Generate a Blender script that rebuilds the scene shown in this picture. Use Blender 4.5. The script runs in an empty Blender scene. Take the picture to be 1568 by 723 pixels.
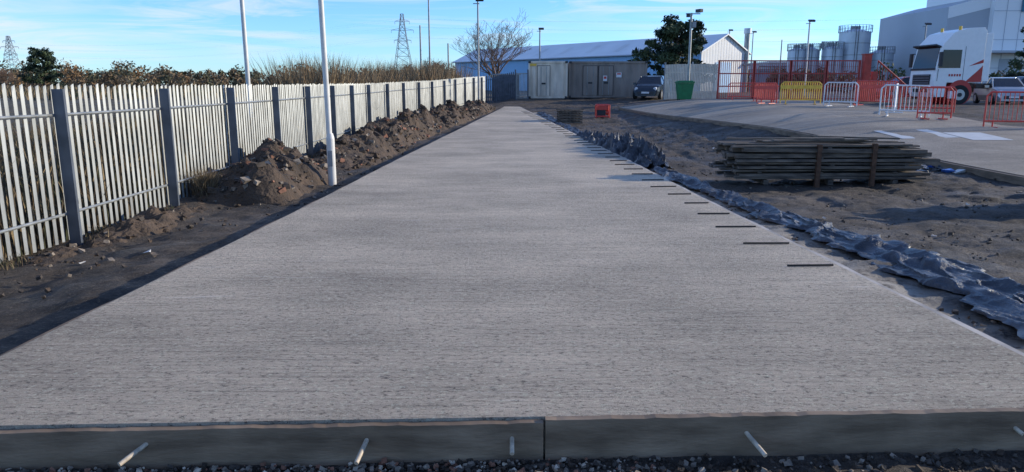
import bpy, math, random
import numpy as np
from mathutils import Vector
random.seed(7); rng=np.random.default_rng(7)
CAMZ=1.75
scene=bpy.context.scene
# ---------------------------------------------------------------- noise
def _h(ix,iy,s):
    n=(ix.astype(np.int64)*374761393+iy.astype(np.int64)*668265263+s*1442695041)&0x7fffffff
    n=((n^(n>>13))*1274126177)&0x7fffffff
    return ((n^(n>>16))&0xffff)/65535.0
def vn(x,y,s=0):
    x=np.asarray(x,float);y=np.asarray(y,float)
    ix=np.floor(x);iy=np.floor(y);fx=x-ix;fy=y-iy
    fx=fx*fx*(3-2*fx);fy=fy*fy*(3-2*fy)
    a=_h(ix,iy,s);b=_h(ix+1,iy,s);c=_h(ix,iy+1,s);d=_h(ix+1,iy+1,s)
    return (a*(1-fx)+b*fx)*(1-fy)+(c*(1-fx)+d*fx)*fy
def fbm(x,y,s=0,o=4):
    t=0;a=.5;n=0
    for i in range(o):
        t=t+a*vn(np.asarray(x)*2**i+i*17.3,np.asarray(y)*2**i+i*9.1,s+i);n+=a;a*=.5
    return t/n
def sst(a,b,x):
    t=np.clip((np.asarray(x,float)-a)/(b-a),0,1);return t*t*(3-2*t)
# ---------------------------------------------------------------- terrain
YY=np.arange(-60,400,.25)
def tab(ys,vs,k=9):
    v=np.interp(YY,ys,vs);p=np.pad(v,k,mode='edge')
    return np.convolve(p,np.ones(2*k+1)/(2*k+1),'valid')
TP=tab([-50,0,3,6,9,12,16,20,28,38,48,58,70],[1.70,1.70,1.745,1.80,1.89,1.98,2.05,2.12,2.15,1.97,1.6,1.05,1.0])
TL=tab([-50,0,9,16,28,40,48,58,70,120],[1.8,1.85,1.98,1.98,1.95,1.78,1.55,1.35,1.2,1.0])
TR=tab([-50,0,3,6,9,12,14,18,22,26,34,46,58,70],[1.70,1.70,1.745,1.80,1.89,1.96,1.95,1.78,1.48,1.25,1.12,1.06,1.0,1.0])
TS=tab([0,3.2,12,16,20,28,38,48,60],[1.454,1.55,1.81,1.88,1.95,2.0,1.85,1.55,1.2])
THW=tab([0,3.2,12,16,20,28,38,48,50,60],[3.02,3.02,3.05,3.03,2.98,2.66,1.83,.69,.5,.3],5)
TFX=tab([0,28,34,40,48,55,60],[-5.6,-5.6,-5.0,-4.2,-3.0,-1.9,-1.2],5)
ip=lambda T,y:np.interp(y,YY,T)
def gz(x,y):
    x=np.asarray(x,float);y=np.asarray(y,float)
    P=ip(TP,y);L=ip(TL,y);R=ip(TR,y);fx=ip(TFX,np.minimum(y,58))
    d=P+(L-P)*(1-sst(fx+.4,fx+2.0,x))
    d=d+(R-d)*sst(4.5,12,x)
    return CAMZ-d
def G(x,y): return float(gz(x,y))
def SZ(y): return CAMZ-float(ip(TS,y))
def HW(y): return float(ip(THW,y))
def FX(y): return float(ip(TFX,y))
# ---------------------------------------------------------------- materials
def newmat(name):
    m=bpy.data.materials.new(name);m.use_nodes=True
    nt=m.node_tree;return m,nt,nt.nodes['Principled BSDF']
def nd(nt,t,**k):
    n=nt.nodes.new(t)
    for a,b in k.items():
        if a.startswith('i_'): n.inputs[a[2:].replace('_',' ')].default_value=b
        else: setattr(n,a,b)
    return n
def M(name,col,rough=.7,metal=0,var=.2,scale=4,bump=0,bscale=40,col2=None,stretch=(1,1,1),det=5):
    m,nt,p=newmat(name);L=nt.links
    tc=nd(nt,'ShaderNodeTexCoord');mp=nd(nt,'ShaderNodeMapping');mp.inputs['Scale'].default_value=stretch
    L.new(tc.outputs['Object'],mp.inputs['Vector'])
    n=nd(nt,'ShaderNodeTexNoise');n.inputs['Scale'].default_value=scale;n.inputs['Detail'].default_value=det
    L.new(mp.outputs[0],n.inputs['Vector'])
    r=nd(nt,'ShaderNodeValToRGB');r.color_ramp.elements[0].position=.3;r.color_ramp.elements[1].position=.7
    c2=col2 or tuple(min(1,c*(1+var)) for c in col)
    c1=col if col2 else tuple(c*(1-var) for c in col)
    r.color_ramp.elements[0].color=(*c1,1);r.color_ramp.elements[1].color=(*c2,1)
    L.new(n.outputs['Fac'],r.inputs[0]);L.new(r.outputs[0],p.inputs['Base Color'])
    p.inputs['Roughness'].default_value=rough;p.inputs['Metallic'].default_value=metal
    if bump:
        n2=nd(nt,'ShaderNodeTexNoise');n2.inputs['Scale'].default_value=bscale;n2.inputs['Detail'].default_value=6
        L.new(mp.outputs[0],n2.inputs['Vector'])
        b=nd(nt,'ShaderNodeBump');b.inputs['Strength'].default_value=1;b.inputs['Distance'].default_value=bump
        L.new(n2.outputs['Fac'],b.inputs['Height']);L.new(b.outputs[0],p.inputs['Normal'])
    return m
galv=M('galvanised_steel',(.30,.31,.305),.42,.45,.3,5,stretch=(1,1,.35))
postm=M('fence_post_steel',(.09,.105,.13),.5,.3,.3,3)
whitepole=M('pole_paint',(.62,.60,.56),.45,0,.15,3)
greypole=M('grey_pole',(.28,.29,.30),.5,.2)
darkm=M('dark_metal',(.03,.03,.035),.5,.2)
rust=M('rust_steel',(.11,.055,.03),.8,.2,.4,14,bump=.002,bscale=80)
greased=M('dowel_bar',(.52,.43,.32),.55,0,.35,30)
dowelm=M('dowel_dark',(.035,.028,.024),.7,.1,.3,20)
redp=M('red_paint',(.42,.055,.04),.5,0,.22,3)
redpl=M('red_plastic',(.62,.065,.045),.4,0,.15,5)
yelpl=M('yellow_plastic',(.78,.48,.06),.45,0,.15,5)
whtpl=M('white_barrier',(.72,.72,.72),.45,0,.1,5)
cream=M('cream_panel',(.66,.60,.48),.6,0,.15,2)
beige=M('container_beige',(.66,.57,.45),.55,0,.25,1.5,stretch=(1,1,.4))
contg=M('container_grey',(.25,.205,.17),.6,.05,.3,1.2,stretch=(1,1,.3))
glass=M('window_glass',(.015,.02,.028),.08,0,.1)
tyre=M('tyre_rubber',(.02,.02,.02),.85,0,.3)
green=M('green_bin',(.015,.17,.06),.45,0,.2)
whitev=M('white_coachwork',(.84,.84,.82),.3,0,.04)
redv=M('red_coachwork',(.45,.03,.03),.3,0,.08)
dkcar=M('dark_car_paint',(.02,.035,.055),.22,.2,.1)
silver=M('silver_car_paint',(.42,.44,.46),.28,.5,.08)
lampw=M('headlamp_glass',(.75,.78,.8),.15,0,.05)
bluew=M('blue_cladding',(.27,.47,.68),.55,0,.10,.15)
roofm=M('pale_roof_sheet',(.76,.77,.77),.45,.0,.08,.3)
gablem=M('gable_cladding',(.70,.70,.69),.5,0,.1,.3)
whiteb=M('white_building_cladding',(.84,.84,.83),.55,0,.04,.1)
greyb=M('grey_building_cladding',(.42,.45,.49),.55,0,.1,.1)
silom=M('silo_steel',(.50,.53,.57),.4,.25,.15,.4)
teal=M('sign_teal',(.03,.16,.24),.5)
timber=M('old_timber',(.040,.032,.025),.85,0,.5,5,bump=.005,bscale=25,col2=(.22,.17,.125),stretch=(.5,3,3))
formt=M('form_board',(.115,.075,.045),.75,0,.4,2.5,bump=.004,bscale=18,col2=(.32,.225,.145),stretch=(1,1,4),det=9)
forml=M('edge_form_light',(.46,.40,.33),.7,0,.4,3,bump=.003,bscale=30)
bark=M('bark',(.08,.06,.045),.9,0,.4,6,bump=.02,bscale=15)
barkl=M('bare_twigs',(.17,.115,.085),.9,0,.3,3)
leafA=M('pine_dark',(.014,.03,.015),.8,0,.4,1)
leafB=M('pine_light',(.06,.085,.035),.8,0,.3,1)
scrubA=M('scrub_brown',(.17,.12,.07),.9,0,.35,.3)
scrubB=M('scrub_olive',(.085,.08,.042),.9,0,.35,.3)
scrubC=M('scrub_orange',(.24,.145,.07),.9,0,.3,.3)
gA=M('dry_grass_tan',(.25,.185,.105),.85,0,.35,1)
gB=M('dry_grass_brown',(.10,.072,.042),.9,0,.3,1)
gC=M('grass_olive',(.055,.06,.026),.9,0,.3,1)
brick=M('brick_bits',(.22,.10,.06),.85,0,.4,9,bump=.004,bscale=40)
stone=M('stone_bits',(.24,.195,.15),.85,0,.5,9,bump=.003,bscale=60)
stoned=M('dark_stone_bits',(.065,.050,.038),.85,0,.4,9,bump=.003,bscale=60)
frost=M('pale_cover',(.58,.57,.54),.6,0,.1,3)
bluepl=M('blue_tarp_scrap',(.04,.12,.40),.4)
grid=M('lattice_steel',(.20,.22,.25),.6)
# ---------------------------------------------------------------- builder
class Ob:
    def __init__(s,name): s.name=name;s.P={};s.part('body')
    def part(s,n):
        s.cur=s.P.setdefault(n,dict(v=[],f=[],m=[],s=[],ml=[])) ;return s
    def _mi(s,m):
        l=s.cur['ml']
        if m not in l:l.append(m)
        return l.index(m)
    def mesh(s,vs,fs,mat,smooth=False):
        c=s.cur;o=len(c['v']);mi=s._mi(mat)
        c['v'].extend(vs)
        for f in fs:
            c['f'].append(tuple(i+o for i in f));c['m'].append(mi);c['s'].append(smooth)
    def box(s,c,sz,mat,rz=0,ry=0,rx=0,jit=0):
        vs=[]
        for k in range(8):
            x=(1 if k&1 else -1)*sz[0]/2;y=(1 if k&2 else -1)*sz[1]/2;z=(1 if k&4 else -1)*sz[2]/2
            if jit:x+=random.uniform(-jit,jit);y+=random.uniform(-jit,jit);z+=random.uniform(-jit,jit)
            if rx:y,z=y*math.cos(rx)-z*math.sin(rx),y*math.sin(rx)+z*math.cos(rx)
            if ry:x,z=x*math.cos(ry)+z*math.sin(ry),-x*math.sin(ry)+z*math.cos(ry)
            if rz:x,y=x*math.cos(rz)-y*math.sin(rz),x*math.sin(rz)+y*math.cos(rz)
            vs.append((c[0]+x,c[1]+y,c[2]+z))
        s.mesh(vs,[(0,2,3,1),(4,5,7,6),(0,1,5,4),(2,6,7,3),(0,4,6,2),(1,3,7,5)],mat)
    def cyl(s,p0,p1,r0,mat,r1=None,n=8,cap=True):
        if r1 is None:r1=r0
        p0=Vector(p0);p1=Vector(p1);d=(p1-p0)
        if d.length<1e-6:return
        d.normalize();a=d.orthogonal().normalized();b=d.cross(a)
        vs=[]
        for p,r in((p0,r0),(p1,r1)):
            for i in range(n):
                t=2*math.pi*i/n;q=p+a*(r*math.cos(t))+b*(r*math.sin(t));vs.append(tuple(q))
        s.mesh(vs,[(i,(i+1)%n,n+(i+1)%n,n+i) for i in range(n)],mat,True)
        if cap:
            s.mesh(vs,[tuple(range(n))[::-1],tuple(range(n,2*n))],mat)
    def poly(s,vs,mat): s.mesh(vs,[tuple(range(len(vs)))],mat)
    def prism(s,pr,y0,y1,mat,T):
        n=len(pr);vs=[T(u,y0,z) for u,z in pr]+[T(u,y1,z) for u,z in pr]
        s.mesh(vs,[tuple(range(n))[::-1],tuple(range(n,2*n))]+[(i,(i+1)%n,n+(i+1)%n,n+i) for i in range(n)],mat)
    def build(s,origin=None,bevel=0):
        parts={k:v for k,v in s.P.items() if v['v']}
        A=np.concatenate([np.array(p['v'],float) for p in parts.values()])
        if origin is None:
            origin=((A[:,0].min()+A[:,0].max())/2,(A[:,1].min()+A[:,1].max())/2,A[:,2].min())
        o=np.array(origin)
        par=None
        if len(parts)>1:
            par=bpy.data.objects.new(s.name,None);par.location=origin;par.empty_display_size=.2;scene.collection.objects.link(par)
        for k,p in parts.items():
            nm=s.name if par is None else k
            me=bpy.data.meshes.new(nm)
            me.from_pydata([tuple(q) for q in (np.array(p['v'],float)-o)],[],p['f'])
            for m in p['ml']:me.materials.append(m)
            me.polygons.foreach_set('material_index',p['m']);me.polygons.foreach_set('use_smooth',p['s']);me.update()
            ob=bpy.data.objects.new(nm,me);scene.collection.objects.link(ob)
            if par is None: ob.location=origin
            else: ob.parent=par
            if bevel:
                b=ob.modifiers.new('bevel','BEVEL');b.width=bevel;b.segments=2;b.limit_method='ANGLE'
        return par
def npmesh(name,V,F,mats,mi=None,smooth=False,attrs=None,origin=(0,0,0)):
    V=np.asarray(V,float)-np.array(origin)
    me=bpy.data.meshes.new(name);k=F.shape[1]
    me.vertices.add(len(V));me.vertices.foreach_set('co',V.ravel())
    me.loops.add(F.size);me.loops.foreach_set('vertex_index',F.ravel().astype(np.int32))
    me.polygons.add(len(F));me.polygons.foreach_set('loop_start',np.arange(0,F.size,k,dtype=np.int32))
    me.polygons.foreach_set('loop_total',np.full(len(F),k,dtype=np.int32))
    for m in mats:me.materials.append(m)
    if mi is not None:me.polygons.foreach_set('material_index',mi.astype(np.int32))
    me.polygons.foreach_set('use_smooth',np.full(len(F),smooth))
    for a,v in (attrs or {}).items():
        at=me.attributes.new(a,'FLOAT','POINT');at.data.foreach_set('value',v.astype(np.float32))
    me.update(calc_edges=True);me.validate()
    ob=bpy.data.objects.new(name,me);ob.location=origin;scene.collection.objects.link(ob);return ob
def gridF(nx,ny):
    i=np.arange(nx-1);j=np.arange(ny-1);I,J=np.meshgrid(i,j)
    a=(J*nx+I).ravel();return np.stack([a,a+1,a+nx+1,a+nx],1)
# ---------------------------------------------------------------- ground
def grow(a,step,g,lim):
    o=[]
    while a<lim:
        a+=step;step*=g;o.append(a)
    return o
xs=np.array(sorted([-v for v in grow(8,.2,1.12,3500)])+list(np.arange(-8,-3,.07))+list(np.arange(-3,3.1,.1))+list(np.arange(3.1,10,.06))+list(np.arange(10,20,.25))+grow(20,.3,1.12,3500))
ys=np.array(sorted([-v for v in grow(-2.4,.3,1.3,200)])+list(np.arange(2.5,3.5,.03))+list(np.arange(3.5,16,.07))+list(np.arange(16,60,.25))+grow(60,.4,1.12,4500))
X,Y=np.meshgrid(xs,ys)
Z=gz(X,Y)
near=1-sst(45,90,Y)
fr0=(Y<3.23+.04*X-.06)
rough=np.where((np.abs(X)<ip(THW,np.clip(Y,0,50))+.05)&(~fr0),.1,1.0)
wv=fbm(X*.9,Y*.9,3,5)-.5
lump=np.clip(fbm(X*2.2,Y*2.2,19,4)-.5,0,1)
Z=Z+near*rough*(wv*.12*np.where(fr0,.3,1)+(fbm(X*5,Y*5,11,3)-.5)*.07+lump*.14*np.where(fr0,.2,1))
# tyre tracks across the right-hand yard
trk=np.exp(-((X-5.2-.02*(Y-10)-.25*np.sin(Y*.2))/.2)**2)+np.exp(-((X-7.0-.02*(Y-10)-.25*np.sin(Y*.2))/.2)**2)
Z=Z-near*trk*.035*(X>3.4)
Z=Z+np.where(fr0,(fbm(X*14,Y*14,15,3)-.5)*.05-.01,0)
Z=Z+near*np.exp(-((X-ip(TFX,np.clip(Y,0,58))-.9)/.18)**2)*(-.05+.05*fbm(X*2,Y*.6,5))*(Y<60)
Z=np.where(Y>300,gz(X,Y),Z)
fxg=ip(TFX,np.clip(Y,0,58))
grass=(1-sst(fxg-.6,fxg-.05,X))
grass=np.maximum(grass,sst(95,130,Y))
pale=np.exp(-((X-ip(THW,np.clip(Y,0,50))-.30)/.28)**2)*(Y>2.5)*(Y<45)
ground=npmesh('ground',np.stack([X.ravel(),Y.ravel(),Z.ravel()],1),gridF(len(xs),len(ys)),[],smooth=True,attrs={'grass':grass.ravel(),'pale':pale.ravel()})
m,nt,p=newmat('site_soil');L=nt.links
tc=nd(nt,'ShaderNodeTexCoord')
def noise(sc,det=6,rg=.6,vec=None,st=None):
    n=nd(nt,'ShaderNodeTexNoise');n.inputs['Scale'].default_value=sc;n.inputs['Detail'].default_value=det;n.inputs['Roughness'].default_value=rg
    src=tc.outputs['Object']
    if st:
        mp=nd(nt,'ShaderNodeMapping');mp.inputs['Scale'].default_value=st;L.new(src,mp.inputs['Vector']);src=mp.outputs[0]
    L.new(src,n.inputs['Vector']);return n.outputs['Fac']
def ramp(fac,pts):
    r=nd(nt,'ShaderNodeValToRGB');e=r.color_ramp.elements
    while len(e)<len(pts):e.new(.5)
    for k,(po,c) in enumerate(pts):
        e[k].position=po;e[k].color=(*c,1) if isinstance(c,tuple) else (c,c,c,1)
    L.new(fac,r.inputs[0]);return r.outputs[0]
def mix(f,a,b,mode='MIX'):
    n=nd(nt,'ShaderNodeMix',data_type='RGBA',blend_type=mode)
    if isinstance(f,(int,float)):n.inputs[0].default_value=f
    else:L.new(f,n.inputs[0])
    for i,v in((6,a),(7,b)):
        if isinstance(v,tuple):n.inputs[i].default_value=(*v,1)
        else:L.new(v,n.inputs[i])
    return n.outputs[2]
def mth(op,a,b):
    n=nd(nt,'ShaderNodeMath',operation=op)
    for i,v in((0,a),(1,b)):
        if isinstance(v,(int,float)):n.inputs[i].default_value=v
        else:L.new(v,n.inputs[i])
    return n.outputs[0]
def attr(a):
    n=nd(nt,'ShaderNodeAttribute',attribute_name=a);return n.outputs['Fac']
soil=ramp(noise(.7,9,.72),[(.36,(.022,.017,.013)),(.5,(.056,.042,.030)),(.66,(.135,.100,.070))])
spk=ramp(noise(24,6,.78),[(.54,0.),(.62,1.)])
soil=mix(mth('MULTIPLY',spk,.6),soil,(.23,.18,.13))
dk=ramp(noise(14,6,.75),[(.38,1.),(.47,0.)])
soil=mix(mth('MULTIPLY',dk,.6),soil,(.016,.013,.010))
big=ramp(noise(.25,5,.65),[(.48,0.),(.66,1.)])
soil=mix(mth('MULTIPLY',big,.35),soil,(.16,.12,.085))
palen=mth('MULTIPLY',attr('pale'),ramp(noise(6,6,.7),[(.33,0.),(.5,1.)]))
soil=mix(palen,soil,(.50,.44,.36))
gr=ramp(noise(1.2,8,.7),[(.35,(.04,.035,.018)),(.5,(.10,.08,.045)),(.7,(.20,.15,.085))])
col=mix(attr('grass'),soil,gr)
L.new(col,p.inputs['Base Color'])
L.new(ramp(noise(.9,4,.6),[(.35,.55),(.6,.9)]),p.inputs['Roughness'])
b=nd(nt,'ShaderNodeBump');b.inputs['Distance'].default_value=.08;b.inputs['Strength'].default_value=1
L.new(mth('ADD',noise(9,8,.75),mth('MULTIPLY',noise(40,5,.75),.45)),b.inputs['Height']);L.new(b.outputs[0],p.inputs['Normal'])
ground.data.materials.append(m)
# ---------------------------------------------------------------- concrete
def concrete(name,base,k=1.0):
    global nt,L,tc
    m,nt,p=newmat(name);L=nt.links;tc=nd(nt,'ShaderNodeTexCoord')
    c=ramp(noise(.38,7,.66),[(.3,tuple(v*.66 for v in base)),(.7,tuple(v*1.2 for v in base))])
    st=ramp(noise(1.0,9,.82,st=(1.6,24,1)),[(.36,.52),(.48,.95),(.66,1.1)])
    c=mix(.8,c,st,'MULTIPLY')
    thin=ramp(noise(1.0,6,.7,st=(.5,34,1)),[(.36,.45),(.42,1.)])
    c=mix(.55,c,thin,'MULTIPLY')
    st2=ramp(noise(1.0,6,.7,st=(.30,.95,1)),[(.34,.74),(.62,1.1)])
    c=mix(.8,c,st2,'MULTIPLY')
    pit=ramp(noise(36,7,.82,st=(.7,1.1,1)),[(.40,.12),(.47,1.)])
    c=mix(.8,c,pit,'MULTIPLY')
    lt=ramp(noise(40,5,.8,st=(.7,1.1,1)),[(.55,0.),(.61,1.)])
    c=mix(mth('MULTIPLY',lt,.5),c,tuple(min(.8,v*1.6) for v in base))
    fr=mth('MULTIPLY',ramp(noise(1,5,.7,st=(.9,12,1)),[(.60,0.),(.70,1.)]),ramp(noise(.42,3,.5),[(.52,0.),(.6,1.)]))
    c=mix(mth('MULTIPLY',fr,.5),c,(.78,.76,.72))
    L.new(c,p.inputs['Base Color']);p.inputs['Roughness'].default_value=.8
    h=mth('ADD',mth('MULTIPLY',noise(1,6,.75,st=(4,60,1)),.8),mth('MULTIPLY',noise(36,7,.82,st=(.8,1,1)),1.8))
    h=mth('ADD',h,mth('MULTIPLY',noise(1,5,.65,st=(.7,14,1)),.7))
    b=nd(nt,'ShaderNodeBump');b.inputs['Distance'].default_value=.016*k;b.inputs['Strength'].default_value=1
    L.new(h,b.inputs['Height']);L.new(b.outputs[0],p.inputs['Normal']);return m
conc=concrete('brushed_concrete',(.60,.50,.385))
conc2=concrete('older_concrete',(.36,.305,.24),.7)
def front(x):return 3.23+.04*x
S=Ob('concrete_slab')
yl=list(np.arange(0,1.0001,1/90.)); N=11
rows=[]
for t in yl:
    t2=t**1.6
    r=[]
    for i in range(N):
        s=-1+2*i/(N-1);x0=s*3.02;y0=front(x0);y=y0+(50-y0)*t2;x=s*HW(y)
        r.append((x,y,SZ(y)+.0))
    rows.append(r)
V=[q for r in rows for q in r];F=[tuple(int(k) for k in f) for f in gridF(N,len(rows))]
S.mesh(V,F,conc,True)
for i in(0,N-1):
    vs=[];
    for r in rows: vs+= [r[i],(r[i][0],r[i][1],r[i][2]-.3)]
    S.mesh(vs,[(2*k,2*k+1,2*k+3,2*k+2) for k in range(len(rows)-1)],conc)
vs=[];
for q in rows[0]: vs+=[q,(q[0],q[1],q[2]-.25)]
S.mesh(vs,[(2*k,2*k+1,2*k+3,2*k+2) for k in range(N-1)],conc)
S.build((0,0,0))
for sgn in(-1,1):
    E=Ob('edge_formwork');vs=[]
    n=160
    for k in range(n):
        t=(k/(n-1))**1.5;y=3.15+sgn*.12+(49.5-3.3)*t;h=HW(y);z=SZ(y)-.006+.004*math.sin(y*3)
        wi=.055 if sgn>0 else .03
        vs+=[(sgn*(h+.004),y,z),(sgn*(h+wi),y,z),(sgn*(h+wi),y,z-.22),(sgn*(h+.004),y,z-.22)]
    fs=[]
    for k in range(n-1):
        a=4*k;b_=a+4
        fs+=[(a,a+1,b_+1,b_),(a+1,a+2,b_+2,b_+1),(a+3,a,b_,b_+3)]
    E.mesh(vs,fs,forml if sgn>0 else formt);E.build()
for x0,x1,dz in((-3.25,.148,-.014),(.158,3.3,.002)):
    B=Ob('formwork_board');zc=SZ(3.2)+dz
    a=Vector((x0,front(x0)-.025,0));c=Vector((x1,front(x1)-.025,0))
    n=60;vs=[]
    for k in range(n+1):
        q=a+(c-a)*(k/n);w=.004*math.sin(k*.5+x0)+random.uniform(-.002,.002);e=random.uniform(-.003,.003)
        for(dy,z) in((.02,zc+e),(-.02,zc+w*.3+e),(-.02+w,zc-.22),(.02,zc-.22)):vs.append((q.x,q.y+dy,z))
    fs=[]
    for k in range(n):
        for j in range(4):fs.append((4*k+j,4*k+(j+1)%4,4*k+4+(j+1)%4,4*k+4+j))
    fs+=[(0,1,2,3),(4*n+3,4*n+2,4*n+1,4*n)]
    B.mesh(vs,fs,formt);B.build()
for x,dx,dy,dz,l in((-1.66,-.10,-.12,-.035,1),(-.67,-.035,-.13,-.045,1),(0.0,.0,-.10,-.05,.8),(1.10,.07,-.13,-.045,1),(2.42,.05,-.05,-.02,.7)):
    Dw=Ob('dowel_bar');y=front(x)-.045;z=SZ(3.2)-.085
    Dw.cyl((x,y+.06,z+.02),(x+dx*l,y+dy*l,z+dz*l),.011,greased,n=10);Dw.build()
y=6.55
Dd=Ob('dowel_bars')
while y<46:
    h=HW(y)
    a=random.uniform(-.03,.03);l=random.uniform(.36,.5);e=h-.07
    Dd.cyl((e-l,y+a,SZ(y)+.012),(e,y,SZ(y)+.014),.010,dowelm,n=7)
    y+=1.1
Dd.build()
S2=Ob('concrete_pavement')
vs=[];ny=60;nx=12
for j in range(ny+1):
    y=8+(46-8)*j/ny;xl=np.interp(y,[8,15,46],[10.9,10.1,6.6]);xr=np.interp(y,[8,15,23,30,46],[24,24,15.3,15.7,17.2])
    for i in range(nx+1):
        x=xl+(xr-xl)*i/nx;vs.append((x,y,G(x,y)+.15))
S2.mesh(vs,[tuple(int(k) for k in f) for f in gridF(nx+1,ny+1)],conc2,True)
for i in(0,nx):
    e=[vs[j*(nx+1)+i] for j in range(ny+1)];w=[]
    for q in e:w+=[q,(q[0],q[1],q[2]-.35)]
    S2.mesh(w,[(2*k,2*k+1,2*k+3,2*k+2) for k in range(ny)],formt)
w=[]
for q in vs[:nx+1]:w+=[q,(q[0],q[1],q[2]-.35)]
S2.mesh(w,[(2*k,2*k+1,2*k+3,2*k+2) for k in range(nx)],formt)
S2.build((0,0,0))
E=Ob('kerb_formwork');w=[]
for j in range(81):
    y=8+(45.5-8)*j/80;x=float(np.interp(y,[8,15,46],[10.9,10.1,6.6]))-.05;z=G(x,y)+.135
    w+=[(x-.06,y,z),(x+.04,y,z),(x-.06,y,z-.3)]
E.mesh(w,[(3*k,3*k+1,3*k+4,3*k+3) for k in range(80)]+[(3*k+2,3*k,3*k+3,3*k+5) for k in range(80)],formt);E.build()
C=Ob('access_cover')
for(x,y,sx,sy) in((11.6,21.2,1.6,1.7),(13.0,20.6,1.1,1.5)):
    zz=[G(x+a*sx/2,y+b_*sy/2)+.158 for a,b_ in((-1,-1),(1,-1),(1,1),(-1,1))]
    C.poly([(x+a*sx/2,y+b_*sy/2,z) for (a,b_),z in zip(((-1,-1),(1,-1),(1,1),(-1,1)),zz)],frost)
C.build()
# ---------------------------------------------------------------- palisade fence
def palisade(name,path,H,pitch,pm,postm_,side=1,postsp=2.75,first=0):
    pts=[Vector(q) for q in path];seg=[];tot=0
    for a,b_ in zip(pts,pts[1:]):
        seg.append((tot,a,b_));tot+=(b_-a).length
    def at(s):
        for t0,a,b_ in reversed(seg):
            if s>=t0-1e-9:
                d=(b_-a).normalized();return a+d*(s-t0),d
    F_=Ob(name);F_.part('pales')
    s=0
    while s<tot:
        q,d=at(s);nrm=Vector((d.y,-d.x))*side;w=.034
        z0=G(q.x,q.y)+.04+random.uniform(-.01,.01);h=H+random.uniform(-.015,.015)
        lean=random.gauss(0,.009)
        l=q-d*w;r=q+d*w;c=q+nrm*.018;tl=d*lean
        vs=[(l.x,l.y,z0),(c.x,c.y,z0),(r.x,r.y,z0),(l.x+tl.x,l.y+tl.y,z0+h-.09),(c.x+tl.x,c.y+tl.y,z0+h-.13),(r.x+tl.x,r.y+tl.y,z0+h-.09),(c.x+tl.x,c.y+tl.y,z0+h),
            (l.x+d.x*.006+tl.x,l.y+d.y*.006+tl.y,z0+h-.02),(r.x-d.x*.006+tl.x,r.y-d.y*.006+tl.y,z0+h-.02)]
        F_.mesh(vs,[(0,1,4,3),(1,2,5,4),(3,4,6),(4,5,6),(3,6,7),(5,8,6)],pm)
        s+=pitch
    F_.part('rails');n=int(tot/2.75)+1
    for k in range(n):
        a,_=at(min(k*2.75,tot-.01));b_,_=at(min((k+1)*2.75,tot));d=(b_-a)
        if d.length<.1:continue
        nn=Vector((d.y,-d.x)).normalized()*side*.035
        for hh in(.38,H-.33):
            F_.cyl((a.x+nn.x,a.y+nn.y,G(a.x,a.y)+hh),(b_.x+nn.x,b_.y+nn.y,G(b_.x,b_.y)+hh),.022,pm,n=4)
    F_.part('posts');s=first
    while s<tot:
        q,d=at(s);nn=Vector((d.y,-d.x)).normalized()*side
        z=G(q.x,q.y);ang=math.atan2(d.y,d.x)
        c=q+nn*.12
        F_.box((c.x,c.y,z+H/2-.12),(.045,.14,H+.2),postm_,rz=ang)
        s+=postsp
    F_.build()
fp=[(FX(y),y) for y in list(np.arange(3.4,55.1,.8))]
palisade('palisade_fence',fp,1.93,.142,galv,postm,first=(9.0-3.4)%2.75)
palisade('palisade_fence',[(-1.9,55.5),(.2,56.2)],2.0,.15,postm,postm)
gt=Ob('pedestrian_gate')
for k in range(9): gt.box((.35+k*.1,56.3,G(.5,56.3)+1.0),(.05,.03,1.9),galv)
gt.box((.75,56.33,G(.5,56.3)+1.9),(1.0,.04,.06),galv);gt.box((.75,56.33,G(.5,56.3)+.3),(1.0,.04,.06),galv)
gt.box((.26,56.3,G(.5,56.3)+1.1),(.1,.1,2.2),postm);gt.box((1.2,56.3,G(.5,56.3)+1.1),(.1,.1,2.2),postm);gt.build()
# ---------------------------------------------------------------- grass / reeds
def blades(name,px,py,h,w,mats,lean=.25,zf=gz):
    n=len(px);z=zf(px,py)
    th=rng.uniform(0,2*np.pi,n);dx=np.cos(th)*w;dy=np.sin(th)*w
    ln=rng.normal(0,lean,(n,2))*h[:,None]
    V=np.zeros((n,5,3))
    V[:,0]=np.stack([px-dx,py-dy,z-.05],1);V[:,1]=np.stack([px+dx,py+dy,z-.05],1)
    mx=px+ln[:,0]*.35;my=py+ln[:,1]*.35;V[:,2]=np.stack([mx+dx*.8,my+dy*.8,z+h*.6],1);V[:,3]=np.stack([mx-dx*.8,my-dy*.8,z+h*.6],1)
    V[:,4]=np.stack([px+ln[:,0],py+ln[:,1],z+h],1)
    b_=np.arange(n)[:,None]*5
    F=np.concatenate([b_+np.array([[0,1,2]]),b_+np.array([[0,2,3]]),b_+np.array([[3,2,4]])])
    mi=rng.integers(0,len(mats),n)
    return npmesh(name,V.reshape(-1,3),F,mats,np.concatenate([mi]*3))
n=48000
py=3+rng.random(n)**.8*47;fxp=ip(TFX,py);px=fxp-.15-rng.random(n)**1.5*7
hh=(.5+.9*fbm(px*.7,py*.7,21,3))*rng.uniform(.5,1.1,n)*1.15
hh=np.where(px>fxp-.5,hh*.5,hh)
blades('tall_dry_grass',px,py,hh,rng.uniform(.006,.016,n),[gA,gB,gB,gB,gC],.22)
n=15000
py=rng.uniform(28,64,n);px=ip(TFX,py)-1.2-rng.random(n)*(3.+.15*(py-28))
den=fbm(px*.35,py*.35,31,3)
hh=(1.15+1.55*sst(.38,.62,den))*rng.uniform(.65,1.2,n)
blades('reed_bed',px,py,hh,rng.uniform(.010,.03,n),[gA,gA,gB,scrubC,scrubA],.2)
n=7000
py=rng.uniform(60,110,n);px=rng.uniform(-75,-8,n)
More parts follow.
